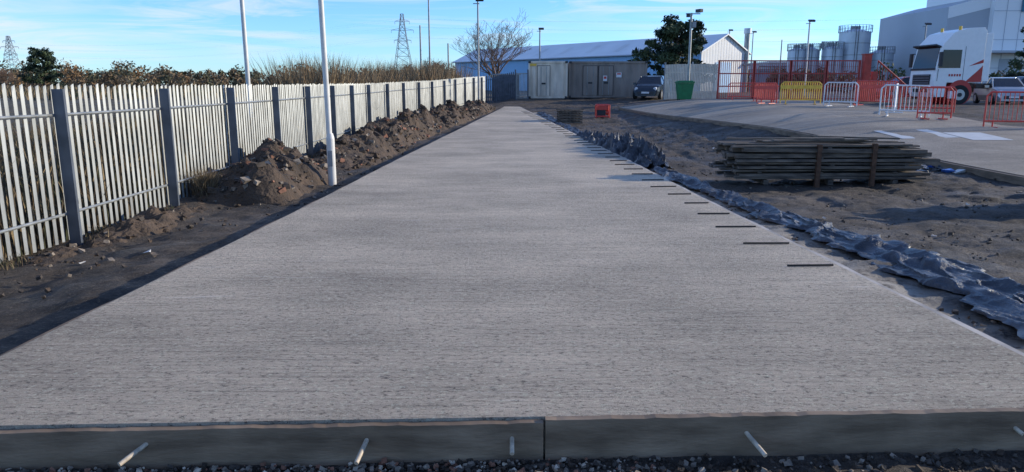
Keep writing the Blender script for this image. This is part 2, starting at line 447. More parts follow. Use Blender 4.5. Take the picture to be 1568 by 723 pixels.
blades('rough_grassland',px,py,rng.uniform(.3,1.0,n),rng.uniform(.03,.08,n),[gA,gB,gC],.25)
n=3200
cx=rng.choice(45,n);tx=rng.uniform(.02,.35,45);ty=rng.uniform(5,30,45)
py=ty[cx]+rng.normal(0,.14,n);px=ip(TFX,py)+tx[cx]+rng.normal(0,.08,n)
blades('verge_grass',px,py,rng.uniform(.04,.16,n),rng.uniform(.003,.006,n),[gA,gB,gB,gC],.5)
n=900
a=rng.normal(0,.08,n);py=12.6+rng.normal(0,.10,n);px=-5.32+a
blades('pampas_plant',px,py,rng.uniform(.25,.62,n),rng.uniform(.003,.007,n),[gA,gA,gB,gB],.35)
# ---------------------------------------------------------------- soil mounds
moundm=M('excavated_soil',(.034,.024,.016),.9,0,.4,2.5,bump=.05,bscale=16,col2=(.105,.070,.045),det=9)
def mound(name,cx,cy,rx,ry,h,seed,ridge=None):
    nx=int(rx*2/.045);ny=int(ry*2/.06)
    xs_=np.linspace(-1,1,nx);ys_=np.linspace(-1,1,ny);A,B_=np.meshgrid(xs_,ys_)
    Xm=cx+A*rx;Ym=cy+B_*ry
    if ridge: Xm=ip(TFX,Ym)+ridge+A*rx
    env=np.clip(1-np.abs(A)**2.2,0,1)*np.clip(1-np.abs(B_)**4,0,1)
    v=fbm(Xm*1.2,Ym*.8,seed,4)
    hz=h*env*(.15+1.5*np.clip(v-.2,0,1))+env*(fbm(Xm*5,Ym*5,seed+9,5)-.5)*.24+env*np.abs(vn(Xm*13,Ym*13,seed+3)-.5)*.08
    Zm=gz(Xm,Ym)-.06+hz
    npmesh(name,np.stack([Xm.ravel(),Ym.ravel(),Zm.ravel()],1),gridF(nx,ny),[moundm],smooth=False,origin=(cx,cy,G(cx,cy)))
    return Xm,Ym,Zm,env
mounds=[mound('soil_mound',-4.72,14.2,.95,2.1,1.1,41)]
mounds.append(mound('soil_mound',-4.5,33.6,1.0,16.4,1.0,55,ridge=1.15))
mounds.append(mound('soil_mound',-5.15,10.0,.42,2.6,.28,61))
def rubble(name,n,posf,s0,s1,mats,flat=.7):
    O=Ob(name)
    for _ in range(n):
        x,y,z=posf();s=random.uniform(s0,s1)*random.choice([.6,.8,1,1.3])
        O.box((x,y,z+s*.1),(s*random.uniform(.8,1.6),s,s*flat),random.choice(mats),rz=random.uniform(0,6.3),ry=random.uniform(-.6,.6),rx=random.uniform(-.5,.5),jit=s*.2)
    O.build((0,0,0));return O
def onmound(i):
    Xm,Ym,Zm,env=mounds[i]
    def f():
        while True:
            a=random.randrange(Xm.shape[0]);c=random.randrange(Xm.shape[1])
            if env[a,c]>.12:return Xm[a,c],Ym[a,c],Zm[a,c]
    return f
rubble('brick_rubble',260,onmound(0),.03,.11,[brick,stone,stoned,stoned,moundm,moundm])
rubble('brick_rubble',1100,onmound(1),.04,.14,[brick,stone,stoned,stoned,moundm,moundm,moundm])
rubble('brick_rubble',60,onmound(2),.02,.07,[stone,stoned,moundm])
def verge():
    y=random.uniform(4.5,30);return (random.uniform(-4.9,-3.3),y,G(-4,y))
rubble('verge_stones',420,verge,.012,.05,[stone,stoned,stoned,moundm])
def rgt():
    y=4.5+random.random()**1.5*34;x=random.uniform(3.2,11);return (x,y,G(x,y)+.0)
rubble('site_stones',3200,rgt,.008,.035,[stone,stoned,stoned,stoned,moundm])
def fr_():
    x=random.uniform(-2.9,2.9);y=random.uniform(2.75,front(x)-.05);return(x,y,G(x,y)+random.uniform(-.02,.008))
def frl():
    x=-2.9+random.random()**1.6*3.6;y=random.uniform(2.75,front(x)-.06);return(x,y,G(x,y)+random.uniform(-.015,.012))
rubble('gravel',2800,fr_,.006,.022,[stoned,stoned,moundm,moundm,stone],.8)
rubble('gravel',4200,frl,.006,.018,[stone,stone,greased,stoned,moundm,brick],.8)
# ---------------------------------------------------------------- damp membrane
m,nt,p=newmat('plastic_membrane');L=nt.links;tc=nd(nt,'ShaderNodeTexCoord')
c=ramp(noise(2.2,8,.7),[(.38,(.018,.021,.028)),(.56,(.065,.072,.088)),(.70,(.26,.25,.23))])
L.new(c,p.inputs['Base Color']);p.inputs['Roughness'].default_value=.36
b=nd(nt,'ShaderNodeBump');b.inputs['Distance'].default_value=.06;L.new(mth('ADD',noise(5,8,.7,st=(1.8,.8,1)),mth('MULTIPLY',noise(22,4,.6),.2)),b.inputs['Height']);L.new(b.outputs[0],p.inputs['Normal'])
memb=m
def tarp(name,ya,yb,ns,nc,cx,w,amp,seed,smooth=True):
    t=np.linspace(0,1,ns);y=ya+(yb-ya)*t;u=np.linspace(-1,1,nc)
    Yt,U=np.meshgrid(y,u,indexing='ij')
    Xc=np.interp(Yt,cx[0],cx[1])+.13*(fbm(Yt*.8,Yt*0+3,seed,3)-.5)*2
    W=np.interp(Yt,cx[0],w)*(.5+1.0*fbm(Yt*1.7,Yt*0,seed+5,4))
    Xt=Xc+U*W*(1+.5*(fbm(Yt*4,U*2+Yt,seed+31,4)-.5))
    A=np.interp(Yt,cx[0],amp)
    def rdg(a,b_,s_): return np.clip(1-np.abs(vn(a,b_,s_)*2-1)*2.4,0,1)**1.4
    r1=rdg(Xt*3.6+Yt*.8,Yt*.8-Xt,seed);r2=rdg(Xt*7-Yt*1.7,Yt*2.2+Xt*2,seed+2);r3=rdg(Xt*13+Yt*3,Yt*5,seed+4)
    Zt=gz(Xt,Yt)+.04+A*(r1*.8+r2*.5+r3*.25+.2*fbm(Xt*1.5,Yt*1.5,seed+8,2))*np.sqrt(np.clip(1-U**4,0,1))
    Yd=Yt+.12*(fbm(Xt*3,Yt*3,seed+4,2)-.5)
    Xt=Xt+.06*r1-.05*r2
    o=(float(Xt.mean()),float(Yt.mean()),float(Zt.min()))
    npmesh(name,np.stack([Xt.ravel(),Yd.ravel(),Zt.ravel()],1),gridF(nc,ns),[memb],smooth=smooth,origin=o)
tarp('plastic_membrane',3.8,19,900,50,([3.8,5,7.5,11,17,19],[4.0,4.05,4.1,3.9,3.5,3.4]),[.38,.42,.36,.27,.2,.2],[.06,.07,.075,.075,.08,.12],71)
tarp('plastic_membrane',17.6,30,340,44,([17.6,20,24,28,31],[3.45,3.5,3.35,3.0,2.8]),[.3,.5,.5,.42,.2],[.2,.44,.42,.3,.12],81)
tarp('plastic_membrane',30,44,240,20,([30,36,44],[2.85,2.5,1.7]),[.2,.2,.2],[.1,.1,.1],91)
# ---------------------------------------------------------------- timber stack
def stack(name,cx,cy,Lx,layers,wid,seed,stakes=True):
    random.seed(seed);T=Ob(name);T.part('boards');z=G(cx,cy)+.02
    for xx in(-Lx*.33,0,Lx*.33):T.box((cx+xx,cy,z+.05),(.1,wid,.1),timber,jit=.008)
    z+=.105
    for l in range(layers):
        th=random.choice([.05,.065,.09]);y=cy-wid/2
        off=random.uniform(-.2,.2)
        while y<cy+wid/2-.05:
            bw=random.uniform(.14,.22);ln=Lx*random.uniform(.9,1.04)
            T.box((cx+off+random.uniform(-.1,.1),y+bw/2+random.uniform(-.035,.035),z+th/2+random.uniform(-.006,.006)),(ln,bw-.015,th-.012),timber,rz=random.uniform(-.016,.016),ry=random.uniform(-.009,.009),jit=.007)
            y+=bw
        z+=th
        if l%2==1:
            for xx in(-Lx*.36,-.1,Lx*.36):T.box((cx+xx+random.uniform(-.2,.2),cy,z+.014),(.08,wid*.98,.022),timber,jit=.004)
            z+=.027
    for k in range(6):
        T.box((cx+random.uniform(-1.2,1.2),cy+random.uniform(-.4,.4),z+.03+k*.012),(Lx*random.uniform(.3,.6),.14,.03),timber,rz=random.uniform(-.14,.14),ry=random.uniform(-.03,.03),jit=.005)
    if stakes:
        T.part('steel_stakes')
        for xx in(-.30,.80):
            x=cx+xx;g=G(x,cy-wid/2)
            T.box((x,cy-wid/2-.08,g+.40),(.09,.012,.86),rust);T.box((x,cy-wid/2-.05,g+.40),(.012,.06,.86),rust);T.box((x,cy-wid/2-.02,g+.40),(.09,.012,.86),rust)
    T.build(bevel=.004)
stack('offscreen_shadow_stack',6.42,15.2,3.95,9,1.1,5)
stack('offscreen_shadow_stack',10.6,11.7,3.4,10,1.0,9,False)  # unseen stack added right of frame to cast a shadow band across the yard
random.seed(3)
Pa=Ob('pallet_stack')
for l in range(5):
    z=G(2.95,38)+.13*l;r=random.uniform(-.06,.06)
    for k in range(3):Pa.box((2.95,37.5+k*.5,z+.05),(1.25,.1,.08),timber,rz=r)
    for k in range(7):Pa.box((2.4+k*.185,38,z+.105),(.1,1.1,.02),timber,rz=r)
for k in range(6):Pa.box((2.95+random.uniform(-.1,.1),37.4+random.uniform(0,1),G(2.95,38)+.70),(1.3,.08,.05),timber,rz=random.uniform(-.2,.2))
Pa.build()
Ge=Ob('site_generator');gx,gy=5.0,41.;g=G(gx,gy)
Ge.part('frame')
for a in(-.36,.36):
    for c in(-.25,.25):Ge.cyl((gx+a,gy+c,g),(gx+a,gy+c,g+.72),.035,redpl)
for zz in(.08,.72):
    for c in(-.25,.25):Ge.cyl((gx-.36,gy+c,g+zz),(gx+.36,gy+c,g+zz),.035,redpl)
    for a in(-.36,.36):Ge.cyl((gx+a,gy-.25,g+zz),(gx+a,gy+.25,g+zz),.035,redpl)
Ge.part('engine');Ge.box((gx-.08,gy,g+.3),(.48,.36,.34),darkm);Ge.cyl((gx+.14,gy,g+.3),(gx+.34,gy,g+.3),.14,redpl,n=12)
Ge.part('fuel_tank');Ge.box((gx,gy,g+.56),(.64,.42,.24),redpl);Ge.build(bevel=.02)
Sc=Ob('plastic_scraps');gx,gy=9.7,16.4
for k in range(26):
    a=random.uniform(-.9,.6);c=random.uniform(-.5,.4);Sc.box((gx-.3+a,gy+c,G(gx,gy)+.03),(random.uniform(.1,.3),.16,.03),random.choice([memb,memb,memb,whitepole,bluepl]),rz=random.uniform(0,3),ry=random.uniform(-.4,.4),jit=.04)
Sc.build()
Li=Ob('litter')
for _ in range(34):
    if random.random()<.3:x,y=random.uniform(-4.8,-3.4),random.uniform(5,14)
    else:x,y=random.uniform(4.4,9.5),random.uniform(7,26)
    Li.box((x,y,G(x,y)+.04),(random.uniform(.03,.09),.05,.012),random.choice([whitepole,timber,stone,memb]),rz=random.uniform(0,3),ry=random.uniform(-.5,.5),jit=.012)
Li.build()
# ---------------------------------------------------------------- poles and lamps
def pole(name,x,y,h,r,mat,collar=False,head=None,rt=None,lean=0,base=None):
    P_=Ob(name);g=(G(x,y) if base is None else base)
    P_.part('column')
    P_.cyl((x,y,g-.1),(x+lean,y,g+h),r,mat,r1=rt or r*.7,n=16)
    if collar:
        P_.cyl((x,y,g-.1),(x,y,g+.95),r*1.45,mat,r1=r*1.45,n=16);P_.cyl((x,y,g+.95),(x,y,g+1.05),r*1.45,mat,r1=r*1.02,n=16)
        P_.box((x,y-r*1.45,g+.55),(.09,.01,.32),greypole)
    if head=='lamp':
        P_.part('lamp_head');P_.cyl((x+lean,y,g+h),(x+lean,y,g+h+.12),r*.5,greypole)
        P_.box((x+lean+.12,y-.1,g+h+.12),(.5,.3,.14),darkm,rx=.3);P_.box((x+lean-.1,y,g+h-.1),(.4,.05,.05),greypole)
    if head=='cctv':
        P_.part('camera_head');P_.box((x+.1,y,g+h-.05),(.9,.06,.06),greypole);P_.box((x+.45,y-.1,g+h+.12),(.22,.45,.2),darkm,rz=.5);P_.cyl((x-.2,y,g+h-.25),(x-.2,y,g+h-.02),.12,darkm);P_.box((x+.2,y,g+h-.7),(.2,.25,.35),greypole)
    P_.build()
pole('lamp_post',-3.68,14.9,9,.058,whitepole,True,None,.045,-.12)
pole('utility_pole',-7.05,20,9.5,.06,whitepole,False,None,.05,-.05)
pole('street_lamp',-2.15,48,6.6,.07,greypole,False,'lamp',.05)
pole('street_lamp',2.65,72,6,.09,greypole,False,'lamp',.06)
pole('cctv_pole',11.2,47.5,5.4,.09,galv,False,'cctv',.07)
pole('street_lamp',24.7,63,6.0,.08,whitepole,False,'lamp',.06)
pole('street_lamp',27.0,94,7.4,.09,greypole,False,'lamp',.06)
pole('street_lamp',30.9,97,7.4,.09,greypole,False,'lamp',.06)
pole('street_lamp',38.2,70,6.3,.09,greypole,False,'lamp',.06)
pole('utility_pole',-9.7,80,7.2,.10,greypole,False,None,.08)
pole('utility_pole',-9.4,86,10.6,.11,greypole,False,None,.08)
pole('utility_pole',-7.2,85,5.6,.09,greypole,False,None,.08)
pole('utility_pole',25.0,70,5,.07,greypole)
Fl=Ob('flue_stack');Fl.cyl((28.0,90,0),(28.0,90,7.6),.32,galv,n=16);Fl.cyl((28.0,90,7.6),(28.0,90,8.2),.42,silom,n=16);Fl.box((28.0,90,4),(.9,.9,.2),galv);Fl.build()
def pylon(x,y,H,w):
    P_=Ob('electricity_pylon');g=G(x,y)
    def half(t):return w*(1-t)**1.25*.5+w*.07
    lv=[0,.16,.3,.42,.53,.62,.7,.78,.86,.93,1.0];r=w*.008
    for a,b_ in zip(lv,lv[1:]):
        ha,hb=half(a),half(b_);za,zb=g+a*H,g+b_*H
        cs=[(-1,-1),(1,-1),(1,1),(-1,1)]
        for k in range(4):
            c=cs[k];d=cs[(k+1)%4]
            P_.cyl((x+c[0]*ha,y+c[1]*ha,za),(x+c[0]*hb,y+c[1]*hb,zb),r*1.6,grid,n=4)
            P_.cyl((x+c[0]*ha,y+c[1]*ha,za),(x+d[0]*hb,y+d[1]*hb,zb),r,grid,n=4)
            P_.cyl((x+d[0]*ha,y+d[1]*ha,za),(x+c[0]*hb,y+c[1]*hb,zb),r,grid,n=4)
            P_.cyl((x+c[0]*hb,y+c[1]*hb,zb),(x+d[0]*hb,y+d[1]*hb,zb),r,grid,n=4)
    for t,l in((.64,.42),(.78,.55),(.9,.36)):
        z=g+t*H;l*=w
        for sg in(-1,1):
            P_.cyl((x,y,z+.03*H),(x+sg*l,y,z),r*1.3,grid,n=4);P_.cyl((x,y,z-.005*H),(x+sg*l,y,z),r*1.3,grid,n=4);P_.cyl((x+sg*l,y,z),(x+sg*l,y,z-.04*H),r*1.3,grid,n=4)
    P_.build()
pylon(-43.4,300,28,8.0);pylon(-333,500,32,11)
W=Ob('power_lines')
for dz in(19.,23.,26.):
    for off in(-3.5,3.5):
        for (a,b_) in(((-43.4+off,300,dz+.8),(-333+off,500,dz+2)),((-43.4+off,300,dz+.8),(330+off,210,dz+4))):
            a=Vector(a);b_=Vector(b_);pr=a
            for k in range(1,15):
                t=k/14;q=a.lerp(b_,t);q.z-=5*4*t*(1-t);W.cyl(pr,q,.010,grid,n=3,cap=False);pr=q
W.build()
# ---------------------------------------------------------------- trees
def leaves(O,centers,n,size,mats,squash=.8):
    c=O
    for (cx,cy,cz,r,k) in centers:
        P0=rng.normal(0,1,(n,3));P0/=np.linalg.norm(P0,axis=1)[:,None];P0*=(rng.random(n)**.45*r)[:,None];P0[:,2]*=squash
        D1=rng.normal(0,1,(n,3));D1/=np.linalg.norm(D1,axis=1)[:,None];D2=np.cross(D1,rng.normal(0,1,(n,3)));D2/=np.linalg.norm(D2,axis=1)[:,None]
        s=size*rng.uniform(.5,1.4,n)[:,None];ctr=P0+np.array([cx,cy,cz])
        A=ctr-D1*s;B_=ctr+D2*s*.45;C_=ctr+D1*s;E_=ctr-D2*s*.45
        V=np.stack([A,B_,C_,E_],1).reshape(-1,3)
        c.mesh([tuple(q) for q in V],[(4*i,4*i+1,4*i+2,4*i+3) for i in range(n)],mats[k%len(mats)])
def pine(name,x,y,H,R,seed,lean=0,taper=.5):
    random.seed(seed);O=Ob(name);g=G(x,y);O.part('trunk')
    O.cyl((x,y,g-.2),(x+lean,y,g+H*.93),R*.07,bark,r1=.04,n=10)
    cl=[];nb=34
    for k in range(nb):
        t=.12+.80*k/nb;z=g+H*t;a=k*2.4+random.uniform(-.4,.4);l=R*(1.1-t*taper)*(1-max(0,t-.75)*2.2)*random.uniform(.5,1.15)
        ex,ey,ez=x+lean*t+math.cos(a)*l,y+math.sin(a)*l,z+random.uniform(.0,.10)*H
        O.cyl((x+lean*t,y,z),(ex,ey,ez),R*.022,bark,r1=.02,n=5)
        for q in(.45,.75,1.0):
            cl.append((x+lean*t+(ex-x-lean*t)*q+random.uniform(-.2,.2),y+(ey-y)*q,z+(ez-z)*q+random.uniform(-.1,.3),R*random.uniform(.12,.24),0 if random.random()<.5 else 1))
    O.part('foliage');leaves(O,cl,90,R*.06,[leafA,leafB],.7);O.build((x,y,g))
pine('pine_tree',16.2,75,7.2,3.8,5,.3,.35)
pine('pine_tree',-75,120,6.6,3.0,8,0,.6)
pine('pine_tree',46.6,66,7.0,2.4,12)
def bare(name,x,y,H,seed,spread=.55,mat=barkl,r=.16):
    random.seed(seed);O=Ob(name);g=G(x,y)
    def br(p,d,l,r_,dep):
        q=p+d*l;O.cyl(p,q,r_,mat,r1=r_*.68,n=6 if dep<2 else 3,cap=False)
        if dep>=7:return
        for k in range(2 if dep else 4):
            nd_=(d+Vector((random.gauss(0,spread),random.gauss(0,spread),random.uniform(-.05,.4)))).normalized()
            br(q,nd_,l*random.uniform(.68,.9),max(r_*.62,.012),dep+1)
        if random.random()<.7 and dep>0:
            nd_=(d+Vector((random.gauss(0,.9),random.gauss(0,.9),.1))).normalized();br(p+d*l*.5,nd_,l*.6,max(r_*.5,.012),dep+2)
    for k in range(3):
        br(Vector((x+k*.25-.25,y,g-.1)),Vector((random.gauss(0,.25),random.gauss(0,.2),1)).normalized(),H*.21,r,0)
    O.build((x,y,g))
bare('bare_tree',-1.5,80,9.0,4,.5)
bare('bare_tree',-6.6,70,4.2,6,.5,r=.07)
bare('bare_tree',-78,115,4.2,9,.5,r=.09)
def scrub(name,xa,xb,ya,yb,h0,h1,n,mats,lf,sz):
    O=Ob(name);cl=[]
    for _ in range(n):
        x=random.uniform(xa,xb);y=random.uniform(ya,yb);h=random.uniform(h0,h1)*(.5+1.0*float(vn(x*.06,y*.03,77)));g=G(x,y)
        k=random.randrange(len(mats))
        for q in range(3):cl.append((x+random.uniform(-1,1)*h*.35,y,g+h*(.25+.28*q),h*.32,k+(q==0)))
        O.cyl((x,y,g-.1),(x,y,g+h*.6),.08,bark,n=4)
    leaves(O,cl,lf,sz,mats,.85);O.build()
scrub('distant_scrub',-125,-38,125,180,2.0,4.2,110,[scrubA,scrubB,scrubC,scrubA],80,.26)
scrub('distant_scrub',-60,-12,95,125,1.4,2.7,80,[scrubA,gA,scrubB],70,.20)
scrub('distant_tree_line',-420,-60,380,520,6,11,150,[scrubB,scrubA],50,1.0)
scrub('distant_tree_line',40,420,260,420,5,9,150,[scrubA,scrubB],50,.9)
scrub('distant_tree_line',-60,60,260,380,5,8,70,[scrubA,scrubB],50,.9)
scrub('roadside_shrubs',26,45,95,110,3.0,4.6,22,[scrubA,scrubB,gA],60,.3)
scrub('roadside_shrubs',36,62,75,90,1.6,3.0,26,[scrubB,leafB,scrubA],60,.22)
bare('bare_tree',46,62,5.2,15,.5,r=.08)
# ---------------------------------------------------------------- blue warehouse
Bw=Ob('blue_warehouse')
p2=Vector((21.4,85.));u=Vector((-.606,.795));v=Vector((.795,.606));Lw=51;Ww=8.6;ze=5.35;zr=7.35;g=.6
def Q(a,b_,z):
    q=p2+u*a+v*b_;return(q.x,q.y,z)
Bw.part('walls')
Bw.mesh([Q(0,0,g),Q(Lw,0,g),Q(Lw,0,ze),Q(0,0,ze),Q(0,Ww,g),Q(Lw,Ww,g),Q(Lw,Ww,ze),Q(0,Ww,ze),Q(Lw,Ww/2,zr)],[(0,1,2,3),(4,7,6,5),(1,5,6,8,2)],bluew)
Bw.mesh([Q(0,0,g),Q(0,0,ze),Q(0,Ww/2,zr),Q(0,Ww,ze),Q(0,Ww,g)],[(0,1,2,3,4)],gablem)
for k in range(64):
    a=.4+k*.8
    Bw.mesh([Q(a,-.03,g+1.0),Q(a+.12,-.03,g+1.0),Q(a+.12,-.03,ze-.1),Q(a,-.03,ze-.1)],[(0,1,2,3)],bluew)
Bw.part('roof')
for (b0,z0,b1,z1) in((-.35,ze-.05,Ww/2,zr+.08),(Ww+.35,ze-.05,Ww/2,zr+.08)):
    Bw.mesh([Q(-.3,b0,z0),Q(Lw+.3,b0,z0),Q(Lw+.3,b1,z1),Q(-.3,b1,z1),Q(-.3,b0,z0-.15),Q(Lw+.3,b0,z0-.15),Q(-.3,b1,z1-.15)],[(0,1,2,3),(4,5,1,0),(0,3,6,4)],roofm)
Bw.part('gable_ribs')
for k in range(1,17):
    b_=k*Ww/17;zt=ze+(zr-ze)*(1-abs(b_-Ww/2)/(Ww/2))
    Bw.mesh([Q(-.05,b_,g),Q(-.05,b_+.05,g),Q(-.05,b_+.05,zt-.1),Q(-.05,b_,zt-.1)],[(0,1,2,3)],greyb)
Bw.part('rooflights')
for k in range(9):
    a=3+k*5.4
    f0,f1=.25,.7
    q=[Q(a,-.35+(Ww/2+.35)*f0,ze-.05+(zr-ze+.13)*f0+.02),Q(a+1,-.35+(Ww/2+.35)*f0,ze-.05+(zr-ze+.13)*f0+.02),Q(a+1,-.35+(Ww/2+.35)*f1,ze-.05+(zr-ze+.13)*f1+.02),Q(a,-.35+(Ww/2+.35)*f1,ze-.05+(zr-ze+.13)*f1+.02)]
    Bw.poly(q,gablem)
Bw.part('gutter');Bw.cyl(Q(0,-.42,ze-.12),Q(Lw,-.42,ze-.12),.09,greyb)
Bw.part('door');Bw.mesh([Q(-.06,2.6,g),Q(-.06,5.4,g),Q(-.06,5.4,g+3.6),Q(-.06,2.6,g+3.6)],[(0,1,2,3)],bluew)
Bw.build()
# ---------------------------------------------------------------- containers
def container(name,x0,x1,y,h,mat,doors):
    O=Ob(name);g=G((x0+x1)/2,y)+.05;d=2.44
    O.part('shell')
    nx=int((x1-x0)/.14);vs=[];
    for k in range(nx+1):
        x=x0+.08+(x1-x0-.16)*k/nx;yy=y+(.0 if (k//2)%2 else .045);vs+=[(x,yy,g+.12),(x,yy,g+h-.12)]
    O.mesh(vs,[(2*k,2*k+2,2*k+3,2*k+1) for k in range(nx)],mat)
    O.box(((x0+x1)/2,y+d/2+.06,g+h/2),(x1-x0-.1,d-.1,h-.1),mat)
    O.part('frame')
    for x in(x0+.06,x1-.06):O.box((x,y,g+h/2),(.14,.14,h),mat)
    for z in(.06,h-.06):O.box(((x0+x1)/2,y,g+z),(x1-x0-.26,.12,.13),mat)
    for x in(x0+.08,x1-.08):
        for z in(.07,h-.07):O.box((x,y-.03,g+z),(.19,.15,.15),darkm)
    O.part('doors')
    for (a,b_) in doors:
        O.box(((a+b_)/2,y-.03,g+h*.47),(b_-a,.05,h*.82),mat)
        for x in(a+.02,b_-.02):O.box((x,y-.06,g+h*.47),(.035,.02,h*.82),darkm)
        O.box(((a+b_)/2,y-.06,g+h*.88),(b_-a,.02,.035),darkm)
        for x in(a+(b_-a)*.3,a+(b_-a)*.7):O.cyl((x,y-.075,g+.2),(x,y-.075,g+h*.86),.022,galv)
        O.box(((a+b_)/2,y-.07,g+1.1),(.3,.04,.12),darkm)
    O.build()
container('site_cabin',1.25,4.2,56.8,2.75,beige,[(1.9,2.9)])
container('shipping_container',4.35,10.3,57.2,2.7,contg,[(5.4,6.55),(6.6,7.75)])
Sg=Ob('safety_sign');gg=G(7,57)
Sg.box((8.15,57.1,gg+1.75),(.4,.02,.35),whtpl);Sg.box((8.15,57.085,gg+1.83),(.3,.01,.1),redpl);Sg.build()
Sg=Ob('safety_sign');Sg.box((7.1,57.05,gg+1.5),(.3,.02,.4),whtpl);Sg.box((7.1,57.035,gg+1.55),(.2,.01,.18),redpl);Sg.build()
Sg=Ob('safety_sign');Sg.box((1.6,56.72,gg+2.5),(.5,.02,.16),yelpl);Sg.build()
Cb=Ob('equipment_cabinet');gg=G(-.8,59)
Cb.box((-.5,59.5,gg+1.0),(2.2,1.2,2.0),postm);Cb.box((-.5,59.5,gg+2.05),(2.35,1.35,.1),greypole);Cb.build()
Cf=Ob('panel_fence')
for k in range(34):
    x=10.4+k*.107;Cf.box((x,50.6,G(x,50.6)+1.2),(.085,.03,2.3),cream)
for z in(.5,1.8):Cf.box((12.2,50.64,G(12.2,50.6)+z),(3.65,.05,.08),cream)
for x in(10.35,12.2,14.0):Cf.box((x,50.68,G(x,50.6)+1.25),(.1,.1,2.5),greypole)
Cf.build()
Bn=Ob('wheelie_bin');bx,by=10.75,46.5;g=G(bx,by)
Bn.part('tub')
tp=lambda a,z:[(bx-a,by-a*.8,z),(bx+a,by-a*.8,z),(bx+a,by+a*.8,z),(bx-a,by+a*.8,z)]
Bn.mesh(tp(.38,g+.16)+tp(.5,g+1.15),[(0,1,5,4),(1,2,6,5),(2,3,7,6),(3,0,4,7),(0,3,2,1),(4,5,6,7)],green)
Bn.part('lid');Bn.box((bx,by,g+1.2),(1.06,.92,.09),green);Bn.box((bx,by,g+1.27),(.9,.75,.06),green)
Bn.part('wheels')
for a in(-.36,.36):
    for c in(-.26,.26):Bn.cyl((bx+a-.03,by+c,g+.09),(bx+a+.03,by+c,g+.09),.09,tyre,n=12)
Bn.build(bevel=.015)
# ---------------------------------------------------------------- red gate
def redpanel(O,x0,x1,y,H,g0):
    n=int((x1-x0)/.12)
    for k in range(n+1):
        x=x0+(x1-x0)*k/n;O.box((x,y,g0+H/2+.05),(.026,.03,H-.1),redp)
    for z in(.1,H*.36,H*.68,H):O.box(((x0+x1)/2,y-.02,g0+z),(x1-x0,.06,.07),redp)
    for x in(x0,x1):O.box((x,y,g0+H/2),(.11,.11,H+.08),redp)
Rg=Ob('red_steel_gate')
xsx=[12.75,14.95,17.2,19.4,21.45]
for a,b_ in zip(xsx,xsx[1:]):
    g=G((a+b_)/2,46)+.05;Rg.part('leaf_%d'%int(a));redpanel(Rg,a,b_-.06,46.2,2.4,g)
Rg.part('gate_post');g=G(22,46);Rg.box((21.75,46.1,g+1.4),(.42,.42,2.8),redp);Rg.box((21.75,46.1,g+2.83),(.5,.5,.06),redp)
Rg.box((22.3,46.1,g+.9),(.3,.3,1.8),redp)
Rg.part('tail_brace')
xa,xb=22.45,25.1
Rg.cyl((xa,46.1,g+2.45),(xb,46.1,g+.35),.05,redp);Rg.cyl((xa,46.1,g+.3),(xb+.2,46.1,g+.3),.07,redp)
for k in range(16):
    t=k/16;x=xa+(xb-xa)*t;Rg.box((x,46.1,g+.3+(2.1*(1-t))/2),(.024,.03,2.1*(1-t)+.03),redp)
Rg.build()
# ---------------------------------------------------------------- barriers
def barrier(x0,y0,x1,y1,mat,H=1.05,lift=.15,solid=False):
    x0*=.98;x1*=.98
    O=Ob('crowd_barrier');a=Vector((x0,y0,0));b_=Vector((x1,y1,0));d=(b_-a);l=d.length;d.normalize();nr=Vector((-d.y,d.x,0))
    ga=G(x0,y0)+lift;gb=G(x1,y1)+lift
    def pt(s,z):
        q=a+d*s;return Vector((q.x,q.y,ga+(gb-ga)*s/l+z))
    O.part('frame');r=.026
    O.cyl(pt(.12,H),pt(l-.12,H),r,mat);O.cyl(pt(0,.22),pt(l,.22),r,mat)
    O.cyl(pt(0,.05),pt(0,H-.12),r,mat);O.cyl(pt(l,.05),pt(l,H-.12),r,mat)
    O.cyl(pt(0,H-.12),pt(.12,H),r,mat);O.cyl(pt(l,H-.12),pt(l-.12,H),r,mat)
    O.part('bars');n=int(l/(.10 if solid else .125))
    for k in range(1,n):O.cyl(pt(l*k/n,.22),pt(l*k/n,H),.022 if solid else .011,mat,n=6)
    if solid:O.box(pt(l/2,H*.78),(l,.035,.16),mat,rz=math.atan2(d.y,d.x))
    O.part('feet')
    for s in(.25,l-.25):
        q=pt(s,.03);O.cyl(q-nr*.3,q+nr*.3,.025,mat);O.cyl(q,pt(s,.25),.025,mat)
    O.build()
barrier(12.9,43.6,15.1,43.4,redpl,1.0,.12);barrier(13.6,41,14.0,39,redpl,1.0,.12,True)
barrier(13.1,35.6,14.9,35.2,yelpl,1.05,.15,True)
barrier(12.3,36.6,13.0,35.8,redpl,1.0,.15,True)
barrier(14.2,33.2,15.25,32.2,whtpl)
barrier(16.2,34.5,17.1,32.4,redpl,1.1,.15,True)
barrier(13.25,26.2,14.6,25.4,whtpl,1.08);barrier(14.45,27.5,15.4,29.2,whtpl)
barrier(13.9,24.9,15.0,24.8,redpl,1.05);barrier(16.2,30.5,18.0,29.6,redpl,1.05,.02)
barrier(14.85,22.8,16.95,22.5,redpl,1.1,.1);barrier(17.2,22.6,19.3,22.9,redpl,1.1,.02)
